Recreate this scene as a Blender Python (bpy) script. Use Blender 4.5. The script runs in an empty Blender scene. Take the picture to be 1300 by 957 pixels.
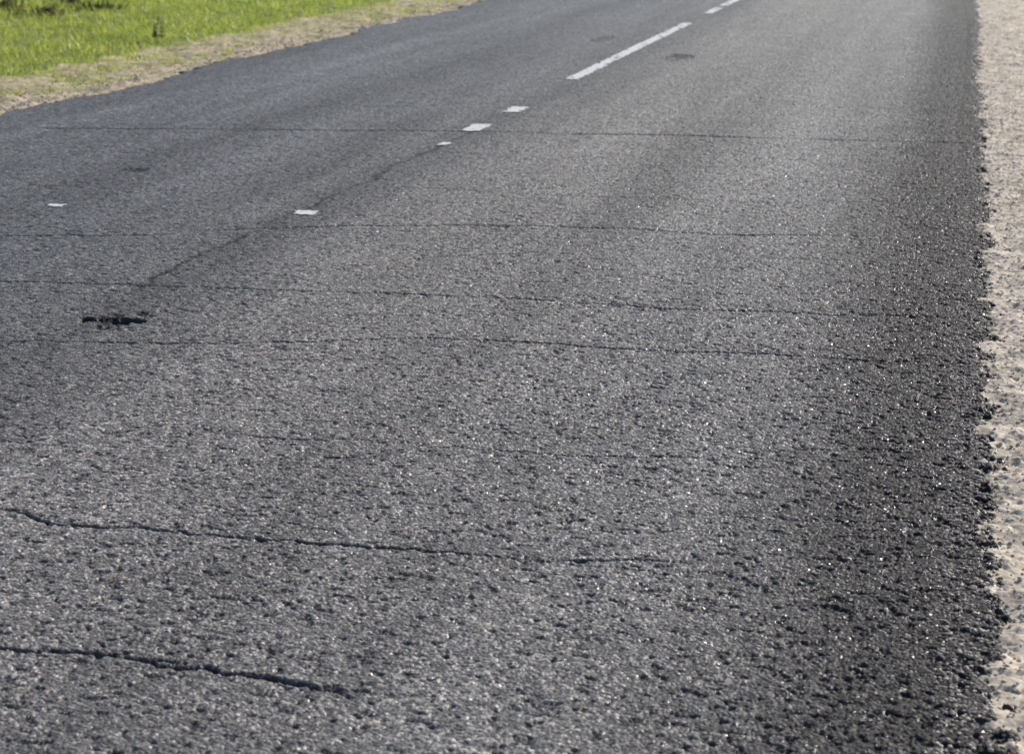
import bpy, math, time
import numpy as np
from mathutils import Vector, Euler
t0=time.time()
scene=bpy.context.scene
col=scene.collection
H=1.65
PITCH=math.radians(13.54); YAW=math.radians(13.33)
# ---------------- survey of the road surface (metres on the ground)
def G(px,py):
    c,s=math.cos(YAW),math.sin(YAW); cp,sp=math.cos(PITCH),math.sin(PITCH)
    R=Vector((c,s,0));F=Vector((-s*cp,c*cp,-sp));U=Vector((-s*sp,c*sp,cp))
    r=R*(px-650)+U*(433-py)+F*2400
    t=H/-r.z
    return (round(r.x*t,3),round(r.y*t,3))
PX={'A':[(-20,820),(70,828),(200,845),(300,855),(400,866),(480,880)],
'B':[(20,650),(60,665),(200,675),(290,683),(400,690),(520,697),(650,707),(860,714)],
'C':[(250,548),(400,558),(500,562),(650,575),(800,580),(1000,585)],
'D':[(-20,432),(200,436),(400,434),(560,430),(700,437),(850,445),(1100,458),(1250,462)],
'E':[(-20,357),(180,362),(330,367),(520,374),(700,383),(900,393),(1230,405)],
'F':[(-20,300),(200,299),(330,290),(450,287),(600,286),(800,291),(900,297),(1080,300)],
'G':[(60,163),(300,165),(600,167),(850,172),(1245,183)],
'H':[(520,238),(700,248),(1000,258)],
'L':[(175,366),(245,328),(320,295),(430,247),(500,212),(590,172)],
'dash':[(735,102),(866,30),(893,18),(909,10.5),(914,8.5),(935,0)],
'spots':[(388,271),(605,163),(655,140),(565,184),(72,262)],
'holes':[(147,407),(172,217),(862,72),(765,50)],
'weeds':[(198,50),(60,20),(10,12),(125,14),(95,4)]}
SV={k:[G(*p) for p in v] for k,v in PX.items()}

# ---------------- numpy noise
def h2(ix,iy,seed):
    a=(ix.astype(np.int64)*374761393+iy.astype(np.int64)*668265263+seed*1274126177)&0xFFFFFFFF
    a=((a^(a>>13))*1274126177)&0xFFFFFFFF
    a=((a^(a>>16))*2246822519)&0xFFFFFFFF
    a=a^(a>>15)
    return (a&0xFFFFFF).astype(np.float32)/16777216.0
def vn(x,y,seed):
    ix=np.floor(x);iy=np.floor(y);fx=x-ix;fy=y-iy
    fx=fx*fx*(3-2*fx);fy=fy*fy*(3-2*fy)
    a=h2(ix,iy,seed);b=h2(ix+1,iy,seed);c=h2(ix,iy+1,seed);d=h2(ix+1,iy+1,seed)
    return (a*(1-fx)+b*fx)*(1-fy)+(c*(1-fx)+d*fx)*fy
def fbm(x,y,seed,o=3):
    r=0;a=0.5;t=0
    for i in range(o):
        r=r+a*vn(x,y,seed+i*17);t+=a;a*=.5;x,y=(x*.8+y*.6)*2.03+3.1,(y*.8-x*.6)*2.03+1.7
    return r/t
def voro(x,y,seed):
    x,y=x*.85+y*.527,y*.85-x*.527
    ix=np.floor(x);iy=np.floor(y)
    f1=np.full(x.shape,9.0,np.float32);f2=f1.copy();rid=np.zeros(x.shape,np.float32)
    for dx in(-1,0,1):
        for dy in(-1,0,1):
            cx=ix+dx;cy=iy+dy
            px=cx+h2(cx,cy,seed);py=cy+h2(cx,cy,seed+5)
            d=((px-x)**2+(py-y)**2).astype(np.float32)
            m=d<f1
            f2=np.where(m,f1,np.minimum(f2,d));f1=np.where(m,d,f1)
            rid=np.where(m,h2(cx,cy,seed+9),rid)
    return np.sqrt(f1),np.sqrt(f2),rid
def sst(a,b,x):
    t=np.clip((x-a)/(b-a),0,1);return t*t*(3-2*t)

def crack_field(x,y):
    W={'A':(.0085,1.2),'B':(.0066,1.0),'C':(.0056,.55),'D':(.0080,.82),'E':(.0095,.80),'F':(.0125,.85),'G':(.026,1.0),'H':(.011,.45)}
    c=np.zeros(x.shape,np.float32);
    for i,k in enumerate(W):
        w,dp=W[k];P=SV[k]
        xs=np.array([p[0] for p in P]);ys=np.array([p[1] for p in P])
        yc=np.interp(x,xs,ys)+(vn(x*4,x*0,50+i)-.5)*.032+(vn(x*19,x*0,70+i)-.5)*.020+(vn(x*70,x*0,90+i)-.5)*.012
        inside=sst(xs[0]-.15,xs[0]+.05,x)*(1-sst(xs[-1]-.25,xs[-1]+.15,x))
        ww=w*(.5+.75*vn(x*11,x*0,110+i))
        br=.42+.58*sst(.15,.45,vn(x*4.1,x*0,130+i))
        if k=='A': br=.85+.15*br
        c=np.maximum(c,np.exp(-((y-yc)/ww)**2)*inside*br*dp)
    P=SV['L'];ys=np.array([p[1] for p in P]);xs=np.array([p[0] for p in P])
    xc=np.interp(y,ys,xs)+(vn(y*3,y*0,150)-.5)*.05+(vn(y*15,y*0,151)-.5)*.035
    ins=sst(ys[0]-.2,ys[0],y)*(1-sst(ys[-1],ys[-1]+.5,y))
    cl=np.exp(-((x-xc)/(.016*(.45+vn(y*7,y*0,153))))**2)*ins*(.35+.6*sst(.3,.55,fbm(y*3,y*0,152,2)))
    return c,cl
HOLES=[(SV['holes'][0],.130,.12,.022),(SV['holes'][1],.08,.11,.010),(SV['holes'][2],.15,.36,.007),(SV['holes'][3],.10,.5,.003)]
def edges(y):
    re=.130+(vn(y*1.3,y*0,201)-.5)*.05+(vn(y*6,y*0,202)-.5)*.05+(vn(y*25,y*0,203)-.5)*.04
    le=-6.86+(vn(y*1.1,y*0,211)-.5)*.20+(vn(y*5,y*0,212)-.5)*.12
    return re,le
def road_fields(x,y):
    f1,f2,rid=voro(x/.0108,y/.0108,1)
    g1,g2,gid=voro(x/.024,y/.024,21)
    e=np.clip((f2-f1)*2.2,0,1)
    dome=e**.6
    tone=fbm(x/.45,y/.9,31,3)
    rough=.84+.28*sst(-.7,-.05,x)+.25*(tone-.5)
    low=fbm(x/.024,y/.020,41,3)
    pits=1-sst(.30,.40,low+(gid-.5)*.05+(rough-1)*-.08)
    h=dome*.0022*rough+rid*.0036*rough*np.minimum(1,dome*1.5)+gid*.0008-pits*.0052*rough
    h=h+(fbm(x/.25,y/.25,51,2)-.5)*.004
    h=h-.004*np.exp(-((x+1.05)/.3)**2)-.004*np.exp(-((x+2.55)/.3)**2)
    c,cl=crack_field(x,y)
    h=h-c*.012-cl*.003
    c=np.maximum(c,cl)
    for i,(p,rx,ry,dp) in enumerate(HOLES):
        d=np.sqrt(((x-p[0])/rx)**2+((y-p[1])/ry)**2)+(fbm(x/.04,y/.05,61,3)-.5)*2.0
        m=1-sst(.4,1.1,d);mc=1-sst(.75,1.15,d)
        h=h-m*dp*(.7+.5*gid); c=np.maximum(c,mc*(.95,.75,.95,.5)[i])
    re,le=edges(y)
    xr=x-re+(fbm(x/.035,y/.035,63,3)-.5)*.12
    h=h-.06*sst(-.02,.12,xr)-.06*sst(0,.12,le-x+(fbm(x/.06,y/.06,64,2)-.5)*.1)
    fade=1-sst(60,110,y)
    return h*fade,rid,np.clip(c,0,1),pits,dome
JR=np.random.default_rng(11)
def make_grid(name,xs,ys,fn,mat,jit=0):
    X,Y=np.meshgrid(xs,ys);sh=X.shape
    if jit:
        dx=np.gradient(xs)[None,:];dy=np.gradient(ys)[:,None]
        m=np.ones(sh);m[0,:]=m[-1,:]=m[:,0]=m[:,-1]=0
        m*=np.minimum(1,.02/dy)
        X=X+(JR.random(sh)-.5)*jit*dx*m;Y=Y+(JR.random(sh)-.5)*jit*dy*m
    X=X.ravel();Y=Y.ravel()
    out=fn(X,Y);n=X.size
    co=np.empty((n,3),np.float32);co[:,0]=X;co[:,1]=Y;co[:,2]=out[0]
    idx=np.arange(n,dtype=np.int32).reshape(sh)
    q=np.stack([idx[:-1,:-1],idx[:-1,1:],idx[1:,1:],idx[1:,:-1]],-1).reshape(-1)
    me=bpy.data.meshes.new(name);me.vertices.add(n);me.vertices.foreach_set('co',co.ravel())
    me.loops.add(q.size);me.loops.foreach_set('vertex_index',q)
    nf=q.size//4;me.polygons.add(nf);me.polygons.foreach_set('loop_start',np.arange(0,q.size,4,dtype=np.int32))
    me.update(calc_edges=True);me.shade_smooth()
    for an,arr in zip(('stone','crack','pits','dome'),out[1:]):
        a=me.attributes.new(an,'FLOAT','POINT');a.data.foreach_set('value',np.asarray(arr,np.float32))
    ob=bpy.data.objects.new(name,me);col.objects.link(ob);me.materials.append(mat);return ob

# ---------------- materials
def newmat(n):
    m=bpy.data.materials.new(n);m.use_nodes=True;nt=m.node_tree
    return m,nt,nt.nodes,nt.links,nt.nodes['Principled BSDF']
def attr(N,n):
    a=N.new('ShaderNodeAttribute');a.attribute_name=n;return a.outputs['Fac']
def mix(N,L,f,a,b,bt='MIX'):
    m=N.new('ShaderNodeMix');m.data_type='RGBA';m.blend_type=bt
    for s,v in((m.inputs[0],f),(m.inputs[6],a),(m.inputs[7],b)):
        if hasattr(v,'links'): L.new(v,s)
        elif isinstance(v,(int,float)): s.default_value=v
        else: s.default_value=(*v,1)
    return m.outputs[2]
def math_(N,L,op,a,b):
    m=N.new('ShaderNodeMath');m.operation=op
    for s,v in zip(m.inputs,(a,b)):
        if hasattr(v,'links'): L.new(v,s)
        else: s.default_value=v
    return m.outputs[0]
def noise(N,L,vec,scale,detail=3,rough=.55):
    n=N.new('ShaderNodeTexNoise');n.inputs['Scale'].default_value=scale;n.inputs['Detail'].default_value=detail;n.inputs['Roughness'].default_value=rough
    if vec is not None: L.new(vec,n.inputs['Vector'])
    return n.outputs['Fac']
def vor(N,L,vec,scale):
    v=N.new('ShaderNodeTexVoronoi');v.inputs['Scale'].default_value=scale;L.new(vec,v.inputs['Vector'])
    s=N.new('ShaderNodeSeparateColor');L.new(v.outputs['Color'],s.inputs[0])
    return v.outputs['Distance'],s.outputs[0]
def ramp(N,L,f,pts):
    r=N.new('ShaderNodeValToRGB');e=r.color_ramp.elements
    while len(e)<len(pts): e.new(.5)
    for el,(p,c) in zip(e,pts): el.position=p;el.color=(*c,1) if not isinstance(c,(int,float)) else (c,c,c,1)
    L.new(f,r.inputs[0]);return r.outputs[0]
def pos(N):
    return N.new('ShaderNodeNewGeometry').outputs['Position']

def asphalt():
    m,nt,N,L,b=newmat('asphalt')
    P=pos(N)
    dist,cid=vor(N,L,P,105)
    st=math_(N,L,'ADD',math_(N,L,'MULTIPLY',attr(N,'stone'),.55),math_(N,L,'MULTIPLY',cid,.45))
    base=ramp(N,L,st,[(.1,(.044,.045,.047)),(.45,(.112,.113,.116)),(.7,(.205,.20,.194)),(.92,(.46,.44,.41))])
    mp=N.new('ShaderNodeMapping');mp.inputs['Scale'].default_value=(1.7,.10,1);L.new(P,mp.inputs['Vector'])
    c=mix(N,L,1,base,ramp(N,L,noise(N,L,mp.outputs[0],1.4,4),[(.3,.72),(.7,1.28)]),'MULTIPLY')
    c=mix(N,L,1,c,ramp(N,L,noise(N,L,P,1.9,5,.6),[(.3,.90),(.7,1.10)]),'MULTIPLY')
    c=mix(N,L,1,c,ramp(N,L,noise(N,L,P,14,4,.6),[(.3,.86),(.7,1.14)]),'MULTIPLY')
    sx=N.new('ShaderNodeSeparateXYZ');L.new(P,sx.inputs[0])
    wob=math_(N,L,'MULTIPLY',math_(N,L,'SUBTRACT',noise(N,L,P,1.4,4,.6),.5),.3)
    mr=N.new('ShaderNodeMapRange');mr.inputs[1].default_value=-7;mr.inputs[2].default_value=.2
    L.new(math_(N,L,'ADD',sx.outputs[0],wob),mr.inputs[0])
    def u(x): return (x+7)/7.2
    prof=ramp(N,L,mr.outputs[0],[(u(-6.9),.74),(u(-5.7),1.05),(u(-4.7),.78),(u(-4.0),1.0),(u(-3.2),.80),(u(-2.35),1.45),(u(-1.7),.98),(u(-1.1),1.28),(u(-.6),.98),(u(-.24),.36),(u(.15),.22)])
    c=mix(N,L,1,c,prof,'MULTIPLY')
    tint=ramp(N,L,mr.outputs[0],[(u(-4.2),(.97,.99,1.03)),(u(-2.4),(1.05,1.0,.94)),(u(-1),(1.03,1,.96))])
    c=mix(N,L,1,c,tint,'MULTIPLY')
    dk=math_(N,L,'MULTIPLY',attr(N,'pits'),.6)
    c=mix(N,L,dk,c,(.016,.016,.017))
    c=mix(N,L,math_(N,L,'POWER',attr(N,'crack'),.75),c,(.008,.008,.008))
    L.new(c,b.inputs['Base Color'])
    r=ramp(N,L,cid,[(.0,.85),(.8,.60),(.95,.24)])
    L.new(r,b.inputs['Roughness'])
    sp=ramp(N,L,mr.outputs[0],[(u(-.7),.5),(u(-.2),.25)])
    L.new(sp,b.inputs['Specular IOR Level'])
    bp=N.new('ShaderNodeBump');bp.inputs['Strength'].default_value=.8;bp.inputs['Distance'].default_value=.002
    L.new(noise(N,L,P,330,3,.7),bp.inputs['Height'])
    b2=N.new('ShaderNodeBump');b2.inputs['Strength'].default_value=.7;b2.inputs['Distance'].default_value=.005;b2.invert=True
    L.new(dist,b2.inputs['Height']);L.new(bp.outputs[0],b2.inputs['Normal'])
    L.new(b2.outputs[0],b.inputs['Normal'])
    return m
def gravelmat(name,dark,mid,light,green=None,gl=.5,lo=.5):
    m,nt,N,L,b=newmat(name);P=pos(N)
    dist,cid=vor(N,L,P,110)
    st=math_(N,L,'ADD',math_(N,L,'MULTIPLY',attr(N,'stone'),.6),math_(N,L,'MULTIPLY',cid,.4))
    c=ramp(N,L,st,[(.05,dark),(.5,mid),(.95,light)])
    c=mix(N,L,1,c,ramp(N,L,noise(N,L,P,7,6,.7),[(.34,lo),(.58,1.1)]),'MULTIPLY')
    if green: 
        c=mix(N,L,ramp(N,L,noise(N,L,P,3,5,.65),[(gl,0.0),(gl+.12,.7)]),c,green)
    L.new(c,b.inputs['Base Color']);b.inputs['Roughness'].default_value=.9;b.inputs['Specular IOR Level'].default_value=.25
    bp=N.new('ShaderNodeBump');bp.inputs['Strength'].default_value=.6;bp.inputs['Distance'].default_value=.003
    L.new(noise(N,L,P,160,4,.7),bp.inputs['Height']);L.new(bp.outputs[0],b.inputs['Normal'])
    return m
def simple(name,c1,c2,scale,rough=.7,trans=0,bump=0):
    m,nt,N,L,b=newmat(name);P=pos(N)
    c=ramp(N,L,noise(N,L,P,scale,4,.6),[(.3,c1),(.7,c2)])
    L.new(c,b.inputs['Base Color']);b.inputs['Roughness'].default_value=rough
    if bump:
        bp=N.new('ShaderNodeBump');bp.inputs['Strength'].default_value=.7;bp.inputs['Distance'].default_value=bump
        L.new(noise(N,L,P,scale*6,4),bp.inputs['Height']);L.new(bp.outputs[0],b.inputs['Normal'])
    if trans:
        t=N.new('ShaderNodeBsdfTranslucent');L.new(c,t.inputs[0]);ms=N.new('ShaderNodeMixShader');ms.inputs[0].default_value=trans
        L.new(b.outputs[0],ms.inputs[1]);L.new(t.outputs[0],ms.inputs[2]);L.new(ms.outputs[0],N['Material Output'].inputs[0])
    return m

# ---------------- road
def seq(segs):
    out=[segs[0][0]]
    for a,b,fn in segs:
        y=out[-1]
        while y<b-1e-6:
            y+=fn(y);out.append(min(y,b))
    return np.array(out)
rx=seq([(0,1.9,lambda v:.0037),(1.9,7.2,lambda v:.0037*v/1.9)])
rx=np.concatenate([-rx[::-1][:-1],np.arange(.0037,.30,.0037)])
ry=seq([(-6,2.9,lambda v:.15),(2.9,5.5,lambda v:.0040),(5.5,12,lambda v:.0040*v/5.5),(12,60,lambda v:.0088*(v/12)**2),(60,500,lambda v:.3*(v/60)**2)])
ry=np.unique(ry);rx=np.unique(rx)
asp=asphalt()
road=make_grid('road',rx,ry,road_fields,asp,.6);road['kind']='structure'
road['label']='worn grey asphalt road with transverse cracks'
print('T road',time.time()-t0)

# ---------------- shoulders
def sh_right(x,y):
    f1,f2,rid=voro(x/.012,y/.012,301);g1,g2,gid=voro(x/.034,y/.034,321)
    keep=(rid>.3)
    h=np.clip((f2-f1)*2,0,1)**.6*.0040*keep*(.4+.8*rid)+np.clip(1-g1*2.0,0,1)**.6*.008*(gid>.78)
    h=h+(fbm(x/.12,y/.12,331,4)-.5)*.040
    re,le=edges(y);h=h-.009-.05*sst(0,.16,-(x-re))*1.0 +.012*sst(.05,.4,x-re)
    h=h*(1-sst(60,110,y))-.004
    r=np.where(keep,rid,.55+.2*vn(x*60,y*60,7))
    z=np.zeros_like(x);return h,r,z,z,z
def sh_left(x,y):
    g1,g2,gid=voro(x/.05,y/.05,421)
    h=np.clip(1-g1*1.6,0,1)**.6*.012*(gid>.6)+(fbm(x/.25,y/.3,431,4)-.5)*.075
    re,le=edges(y);h=h-.010-.06*sst(0,.2,x-le)
    h=h*(1-sst(60,110,y))-.004
    z=np.zeros_like(x);return h,.3*gid+.7*fbm(x*8,y*8,8,3),z,z,z
gmR=gravelmat('pale_gravel',(.30,.255,.20),(.60,.51,.40),(.78,.70,.58),(.26,.26,.12),.60,.55)
gmL=gravelmat('sandy_gravel',(.31,.245,.17),(.50,.405,.28),(.62,.53,.40),(.23,.25,.07),.50,.6)
xs=np.concatenate([np.arange(-.1,.7,.0055),np.arange(.7,1.6,.03)])
yy=np.unique(seq([(-6,2.9,lambda v:.15),(2.9,6,lambda v:.006),(6,15,lambda v:.006*v/6),(15,60,lambda v:.016*(v/15)**2),(60,500,lambda v:.5*(v/60)**2)]))
o=make_grid('gravel_shoulder',xs,yy,sh_right,gmR,.6);o['kind']='structure'
xs=np.arange(-8.3,-6.6,.014);yy=np.unique(seq([(-6,9,lambda v:.2),(9,60,lambda v:.02*(v/12)**1.6),(60,500,lambda v:.5*(v/60)**2)]))
o=make_grid('gravel_shoulder.001',xs,yy,sh_left,gmL);o['kind']='structure'

# ---------------- ground
gm=simple('meadow_soil',(.11,.15,.028),(.19,.20,.06),2.2,.9,0,.03)
def gr(x,y):
    d=np.minimum(np.abs(x+8.3),np.abs(x-1.6))
    outside=(x<-8.3)|(x>1.6)
    h=np.where(outside,(fbm(x/2.5,y/2.5,501,3)-.5)*.16*sst(0,2,d),0)-.075+np.where(outside,.045*sst(-.1,.4,d),0)
    z=np.zeros_like(x);return h,z,z,z,z
gx=np.concatenate([-np.geomspace(40,3000,30)[::-1],np.arange(-39.5,11.9,.25),np.geomspace(12,3000,30)])
gy=np.concatenate([-np.geomspace(12,3000,25)[::-1],np.arange(-11,69.9,.3),np.geomspace(70,4000,40)])
o=make_grid('ground',gx,gy,gr,gm);o['kind']='structure'

# ---------------- markings
def paint():
    m,nt,N,L,b=newmat('white_road_paint');P=pos(N)
    c=ramp(N,L,noise(N,L,P,60,4,.7),[(.33,(.30,.30,.30)),(.46,(.66,.66,.65)),(.7,(.82,.82,.80))])
    L.new(c,b.inputs['Base Color']);b.inputs['Roughness'].default_value=.7
    bp=N.new('ShaderNodeBump');bp.inputs['Strength'].default_value=.4;bp.inputs['Distance'].default_value=.002
    L.new(noise(N,L,P,150,3),bp.inputs['Height']);L.new(bp.outputs[0],b.inputs['Normal'])
    return m
pm=paint()
import bmesh
def marking(name,cx,y0,y1,w,seed,wear=.35):
    ny=max(24,min(300,int((y1-y0)/.02)));nx=22
    X,Y=np.meshgrid(np.linspace(-w/2-.015,w/2+.015,nx),np.linspace(y0-.03,y1+.03,ny))
    x=X.ravel()+cx;y=Y.ravel()
    h=road_fields(x,y)[0]
    base=(fbm(x/.25,y/.25,51,2)-.5)*.004
    z=base+.0068+.2*np.maximum(h-base,0)
    idx=np.arange(x.size).reshape(X.shape)
    d=np.minimum(np.minimum(X.ravel()+w/2,w/2-X.ravel()),np.minimum(y-y0,y1-y))
    dd=d+(fbm(x*40,y*30,seed,3)-.5)*.05
    ok=(dd>-.002)&(fbm(x*24,y*14,seed+3,3)>wear)
    faces=[]
    for i in range(ny-1):
        for j in range(nx-1):
            q=[idx[i,j],idx[i,j+1],idx[i+1,j+1],idx[i+1,j]]
            if ok[q].sum()>=3: faces.append([int(k) for k in q])
    me=bpy.data.meshes.new(name);me.from_pydata(np.stack([x,y,z],1).tolist(),[],faces);me.materials.append(pm)
    bm=bmesh.new();bm.from_mesh(me);bmesh.ops.delete(bm,geom=[v for v in bm.verts if not v.link_faces],context='VERTS');bm.to_mesh(me);bm.free()
    me.shade_smooth()
    ob=bpy.data.objects.new(name,me);col.objects.link(ob);return ob
D=SV['dash']
def addm(nm,lab,cat,grp,*a,**k):
    o=marking(nm,*a,**k);o['label']=lab;o['category']=cat
    if grp:o['group']=grp
    return o
cxl=(D[0][0]+D[1][0])/2
for i,(a,b) in enumerate([(D[0][1],D[1][1]),(D[2][1],D[3][1]),(D[4][1],D[5][1]+2.0),(D[5][1]+5,D[5][1]+11)]):
    addm('lane_marking','long white painted centre line dash on grey asphalt' if i!=1 else 'short white painted centre line dash on grey asphalt','road marking','centre line dashes',cxl,a,b,.125,600+i,wear=.29)
S=SV['spots']
for i,(p,w,l,wr) in enumerate([(S[0],.125,.13,.22),(S[1],.135,.38,.27),(S[2],.135,.36,.27),(S[3],.05,.14,.3),(S[4],.08,.07,.3)]):
    addm('paint_remnant','short worn remnant of white paint on the asphalt','paint mark','worn paint remnants',p[0],p[1]-l/2,p[1]+l/2,w,720+i,wear=wr)

# ---------------- blade meshes
rng=np.random.default_rng(5)
def mesh_np(name,co,faces_flat,k,mat,smooth=False):
    me=bpy.data.meshes.new(name);me.vertices.add(len(co));me.vertices.foreach_set('co',co.astype(np.float32).ravel())
    me.loops.add(faces_flat.size);me.loops.foreach_set('vertex_index',faces_flat.astype(np.int32).ravel())
    nf=faces_flat.size//k;me.polygons.add(nf);me.polygons.foreach_set('loop_start',np.arange(0,faces_flat.size,k,dtype=np.int32))
    me.update(calc_edges=True);
    if smooth: me.shade_smooth()
    me.materials.append(mat);ob=bpy.data.objects.new(name,me);col.objects.link(ob);return ob
def blades(name,x,y,z,hh,w,mat,lean=.5):
    n=x.size;a=rng.uniform(0,2*np.pi,n);dirx=np.cos(a);diry=np.sin(a)
    la=rng.uniform(0,2*np.pi,n);lm=rng.uniform(.2,lean,n)*hh
    co=np.zeros((n,6,3))
    for k,(t,ws) in enumerate([(0,1),(.55,.8),(1,.12)]):
        ox=np.cos(la)*lm*t*t;oy=np.sin(la)*lm*t*t
        zz=z+hh*t*(1-.3*t*lm/hh)
        for s,sg in((0,-1),(1,1)):
            co[:,k*2+s,0]=x+ox+sg*dirx*w*ws*.5;co[:,k*2+s,1]=y+oy+sg*diry*w*ws*.5;co[:,k*2+s,2]=zz
    b=(np.arange(n)*6)[:,None]
    f=np.concatenate([b+np.array([[0,1,3,2]]),b+np.array([[2,3,5,4]])],1)
    return mesh_np(name,co.reshape(-1,3),f,4,mat)
def gz(x,y):return gr(x,y)[0]
gmat=simple('fresh_grass',(.26,.36,.045),(.62,.66,.13),1.6,.42,.5)
n=400000
x=rng.uniform(-24,-7.0,n);y=12+38*rng.random(n)**1.15
clump=fbm(x*1.8,y*1.8,801,3);fine=fbm(x*5,y*5,807,2);edge=sst(-7.0,-7.9,x+ (fbm(x*2,y*2,803,3)-.5)*1.7)
k=rng.random(n)<np.clip(edge*(-.3+1.3*clump+1.2*fine),0.0,1)
x=x[k];y=y[k];cl=(clump*.4+fine*.6)[k]
z=np.where(x<-8.3,gz(x,y),-.03)
hh=(.03+.09*rng.random(x.size)**1.5)*(-.1+2.3*cl).clip(.15)*(.6+.4*sst(-7.6,-9,x))
g=blades('grass',x,y,z,hh,rng.uniform(.006,.012,x.size),gmat,1.4);g['kind']='stuff';g['label']='bright green roadside grass'
dmat=simple('dry_grass',(.30,.26,.10),(.48,.42,.21),3,.7,.3)
n=20000;x=rng.uniform(-16,-7.1,n);y=rng.uniform(12,45,n);k=rng.random(n)<(fbm(x*.9,y*.9,811,3)>.5)*.9+.1;x=x[k];y=y[k]
z=np.where(x<-8.3,gz(x,y),-.03)
g=blades('dry_grass',x,y,z,rng.uniform(.03,.10,x.size),rng.uniform(.005,.009,x.size),dmat,1.2);g['kind']='stuff'
n=36000;x=.28+1.6*rng.random(n);y=4+60*rng.random(n)**1.4
k=rng.random(n)<sst(.30,.6,x+(fbm(x*3,y*2,821,3)-.5)*.5);x=x[k];y=y[k]
omat=simple('olive_grass',(.20,.23,.06),(.36,.35,.14),3,.7,.3)
g=blades('dry_grass.001',x,y,np.full(x.size,-.02),rng.uniform(.02,.045,x.size),rng.uniform(.004,.008,x.size),omat,1.2);g['kind']='stuff'

# ---------------- loose pebbles
bm=bmesh.new();bmesh.ops.create_icosphere(bm,subdivisions=1,radius=1);bm.verts.ensure_lookup_table()
iv=np.array([v.co[:] for v in bm.verts]);ifc=np.array([[v.index for v in f.verts] for f in bm.faces]);bm.free()
def pebbles(name,x,y,z,s,mat):
    n=x.size;V=iv[None]*(1+rng.uniform(-.25,.25,(n,len(iv),1)))
    sc=np.stack([s*rng.uniform(.7,1.3,n),s*rng.uniform(.7,1.3,n),s*rng.uniform(.45,.8,n)],1)
    V=V*sc[:,None,:];V[:,:,0]+=x[:,None];V[:,:,1]+=y[:,None];V[:,:,2]+=(z+s*.2)[:,None]
    f=(ifc[None]+(np.arange(n)*len(iv))[:,None,None]).reshape(-1)
    return mesh_np(name,V.reshape(-1,3),f,3,mat)
pmat=simple('pebble_stone',(.28,.24,.19),(.68,.60,.50),40,.8)
n=9000;y=3+22*rng.random(n)**1.6;x=.02+rng.exponential(.15,n)
z=np.maximum(sh_right(x,y)[0],road_fields(x,y)[0])
g=pebbles('loose_gravel',x,y,z,rng.uniform(.002,.0065,n),pmat);g['kind']='stuff'
n=2500;y=11+26*rng.random(n);x=-6.95-rng.exponential(.3,n);z=np.maximum(sh_left(x,y)[0],road_fields(np.maximum(x,-7.15),y)[0])
g=pebbles('loose_gravel.001',x,y,z,rng.uniform(.006,.015,n),pmat);g['kind']='stuff'

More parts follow.
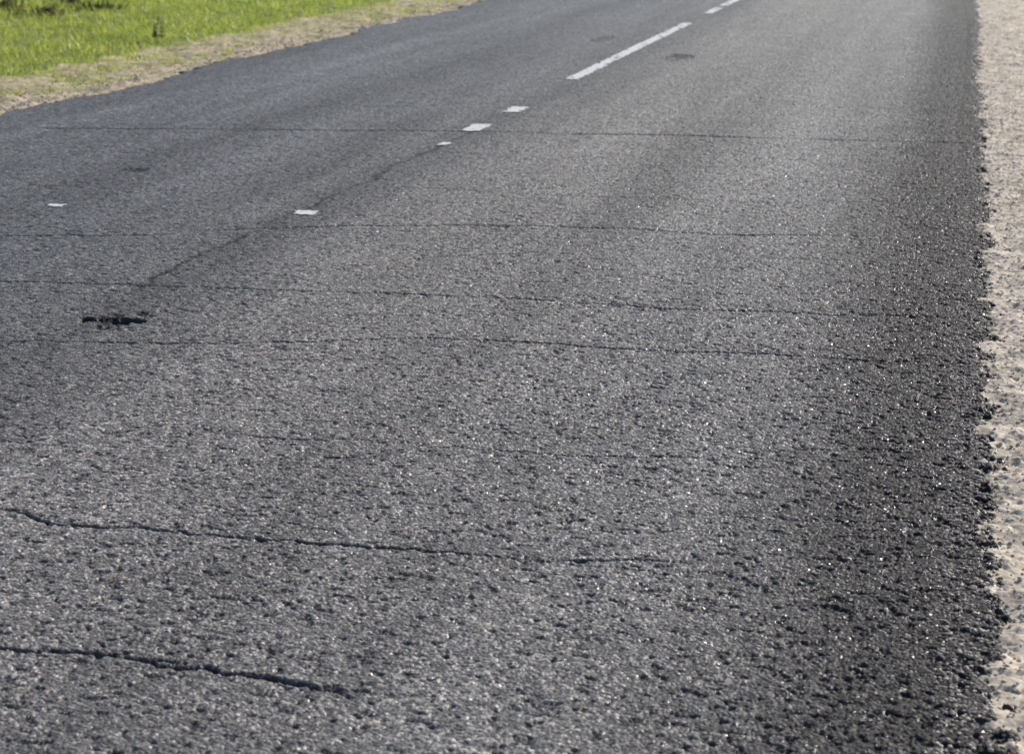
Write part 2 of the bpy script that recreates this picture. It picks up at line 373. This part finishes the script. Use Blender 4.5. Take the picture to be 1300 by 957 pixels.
# ---------------- weeds
wm=simple('weed_leaf',(.030,.060,.012),(.07,.10,.022),9,.6,.3)
bmt=simple('dry_stem',(.09,.07,.03),(.18,.14,.06),9,.8,.2)
def weed(px,py,ht,spread,nl,lab,m2):
    st=6 if nl<300 else 60
    zb=float(gz(np.array([px]),np.array([py]))[0])
    V=[];F=[]
    for s in range(st):
        a=rng.uniform(0,6.28);r=spread*abs(rng.normal(0,.6));tx=px+math.cos(a)*r+rng.normal(0,.03);ty=py+math.sin(a)*r+rng.normal(0,.03);h_=ht*rng.uniform(.3,1)
        bx=px+math.cos(a)*r*.8;by=py+math.sin(a)*r*.8
        b=len(V);w=.004
        for (cx,cy,cz,ww) in((bx,by,zb,w),((bx+tx)/2,(by+ty)/2,zb+h_*.55,w*.8),(tx,ty,zb+h_,w*.3)):
            for k in range(3):
                V.append((cx+ww*math.cos(k*2.09),cy+ww*math.sin(k*2.09),cz))
        for lv in(0,3):
            for k in range(3):
                F.append((b+lv+k,b+lv+(k+1)%3,b+lv+3+(k+1)%3,b+lv+3+k))
        for l in range(nl//st):
            t=rng.uniform(.15,1);cx=bx+(tx-bx)*t;cy=by+(ty-by)*t;cz=zb+h_*t
            aa=rng.uniform(0,6.28);ln=rng.uniform(.02,.055)*(1.3-t*.7);dz=rng.uniform(-.3,.8)*ln;wd=ln*.22
            c_,s_=math.cos(aa),math.sin(aa);b=len(V)
            V+= [(cx,cy,cz),(cx+c_*ln*.5-s_*wd,cy+s_*ln*.5+c_*wd,cz+dz*.5),(cx+c_*ln,cy+s_*ln,cz+dz),(cx+c_*ln*.5+s_*wd,cy+s_*ln*.5-c_*wd,cz+dz*.5)]
            F.append((b,b+1,b+2,b+3))
    me=bpy.data.meshes.new('weed_plant');me.from_pydata(V,[],F);me.materials.append(m2)
    ob=bpy.data.objects.new('weed_plant',me);col.objects.link(ob);ob['label']=lab;ob['category']='weed';return ob
W=SV['weeds']
weed(*W[0],.28,.07,220,'small upright dark green weed in the roadside grass',wm)
for i in (1,2,3,4):
    weed(W[i][0],W[i][1],(.17,.22,.15,.2)[i-1],(.5,.4,.35,.6)[i-1],1500,'low brownish weed clump in the roadside grass' if i!=3 else 'low dark green weed clump in the roadside grass',bmt if i!=3 else wm)
print('T all',time.time()-t0)

# ---------------- light
AZ=math.radians(31);EL=math.radians(28)
sd=Vector((math.sin(AZ)*math.cos(EL),math.cos(AZ)*math.cos(EL),math.sin(EL)))
ld=bpy.data.lights.new('sun','SUN');ld.energy=5.0;ld.angle=math.radians(.5);ld.color=(1,.95,.88)
lo=bpy.data.objects.new('sun',ld);lo.rotation_euler=sd.to_track_quat('Z','Y').to_euler();lo.location=(0,0,20);col.objects.link(lo)
w=bpy.data.worlds.new('World');scene.world=w;w.use_nodes=True;nt=w.node_tree
sk=nt.nodes.new('ShaderNodeTexSky');sk.sky_type='NISHITA';sk.sun_disc=False;sk.sun_elevation=EL;sk.sun_rotation=AZ
nt.links.new(sk.outputs[0],nt.nodes['Background'].inputs[0]);nt.nodes['Background'].inputs[1].default_value=.115
scene.view_settings.view_transform='Standard';scene.view_settings.look='None';scene.view_settings.exposure=0
# ---------------- camera
cd=bpy.data.cameras.new('camera');cd.sensor_width=36;cd.lens=2400/1300*36;cd.shift_y=-45.5/1300;cd.clip_end=6000;cd.clip_start=.05
cd.dof.use_dof=True;cd.dof.focus_distance=6.0;cd.dof.aperture_fstop=6.3
co=bpy.data.objects.new('camera',cd);co.location=(0,0,H);co.rotation_euler=(math.pi/2-PITCH,0,YAW);col.objects.link(co);scene.camera=co
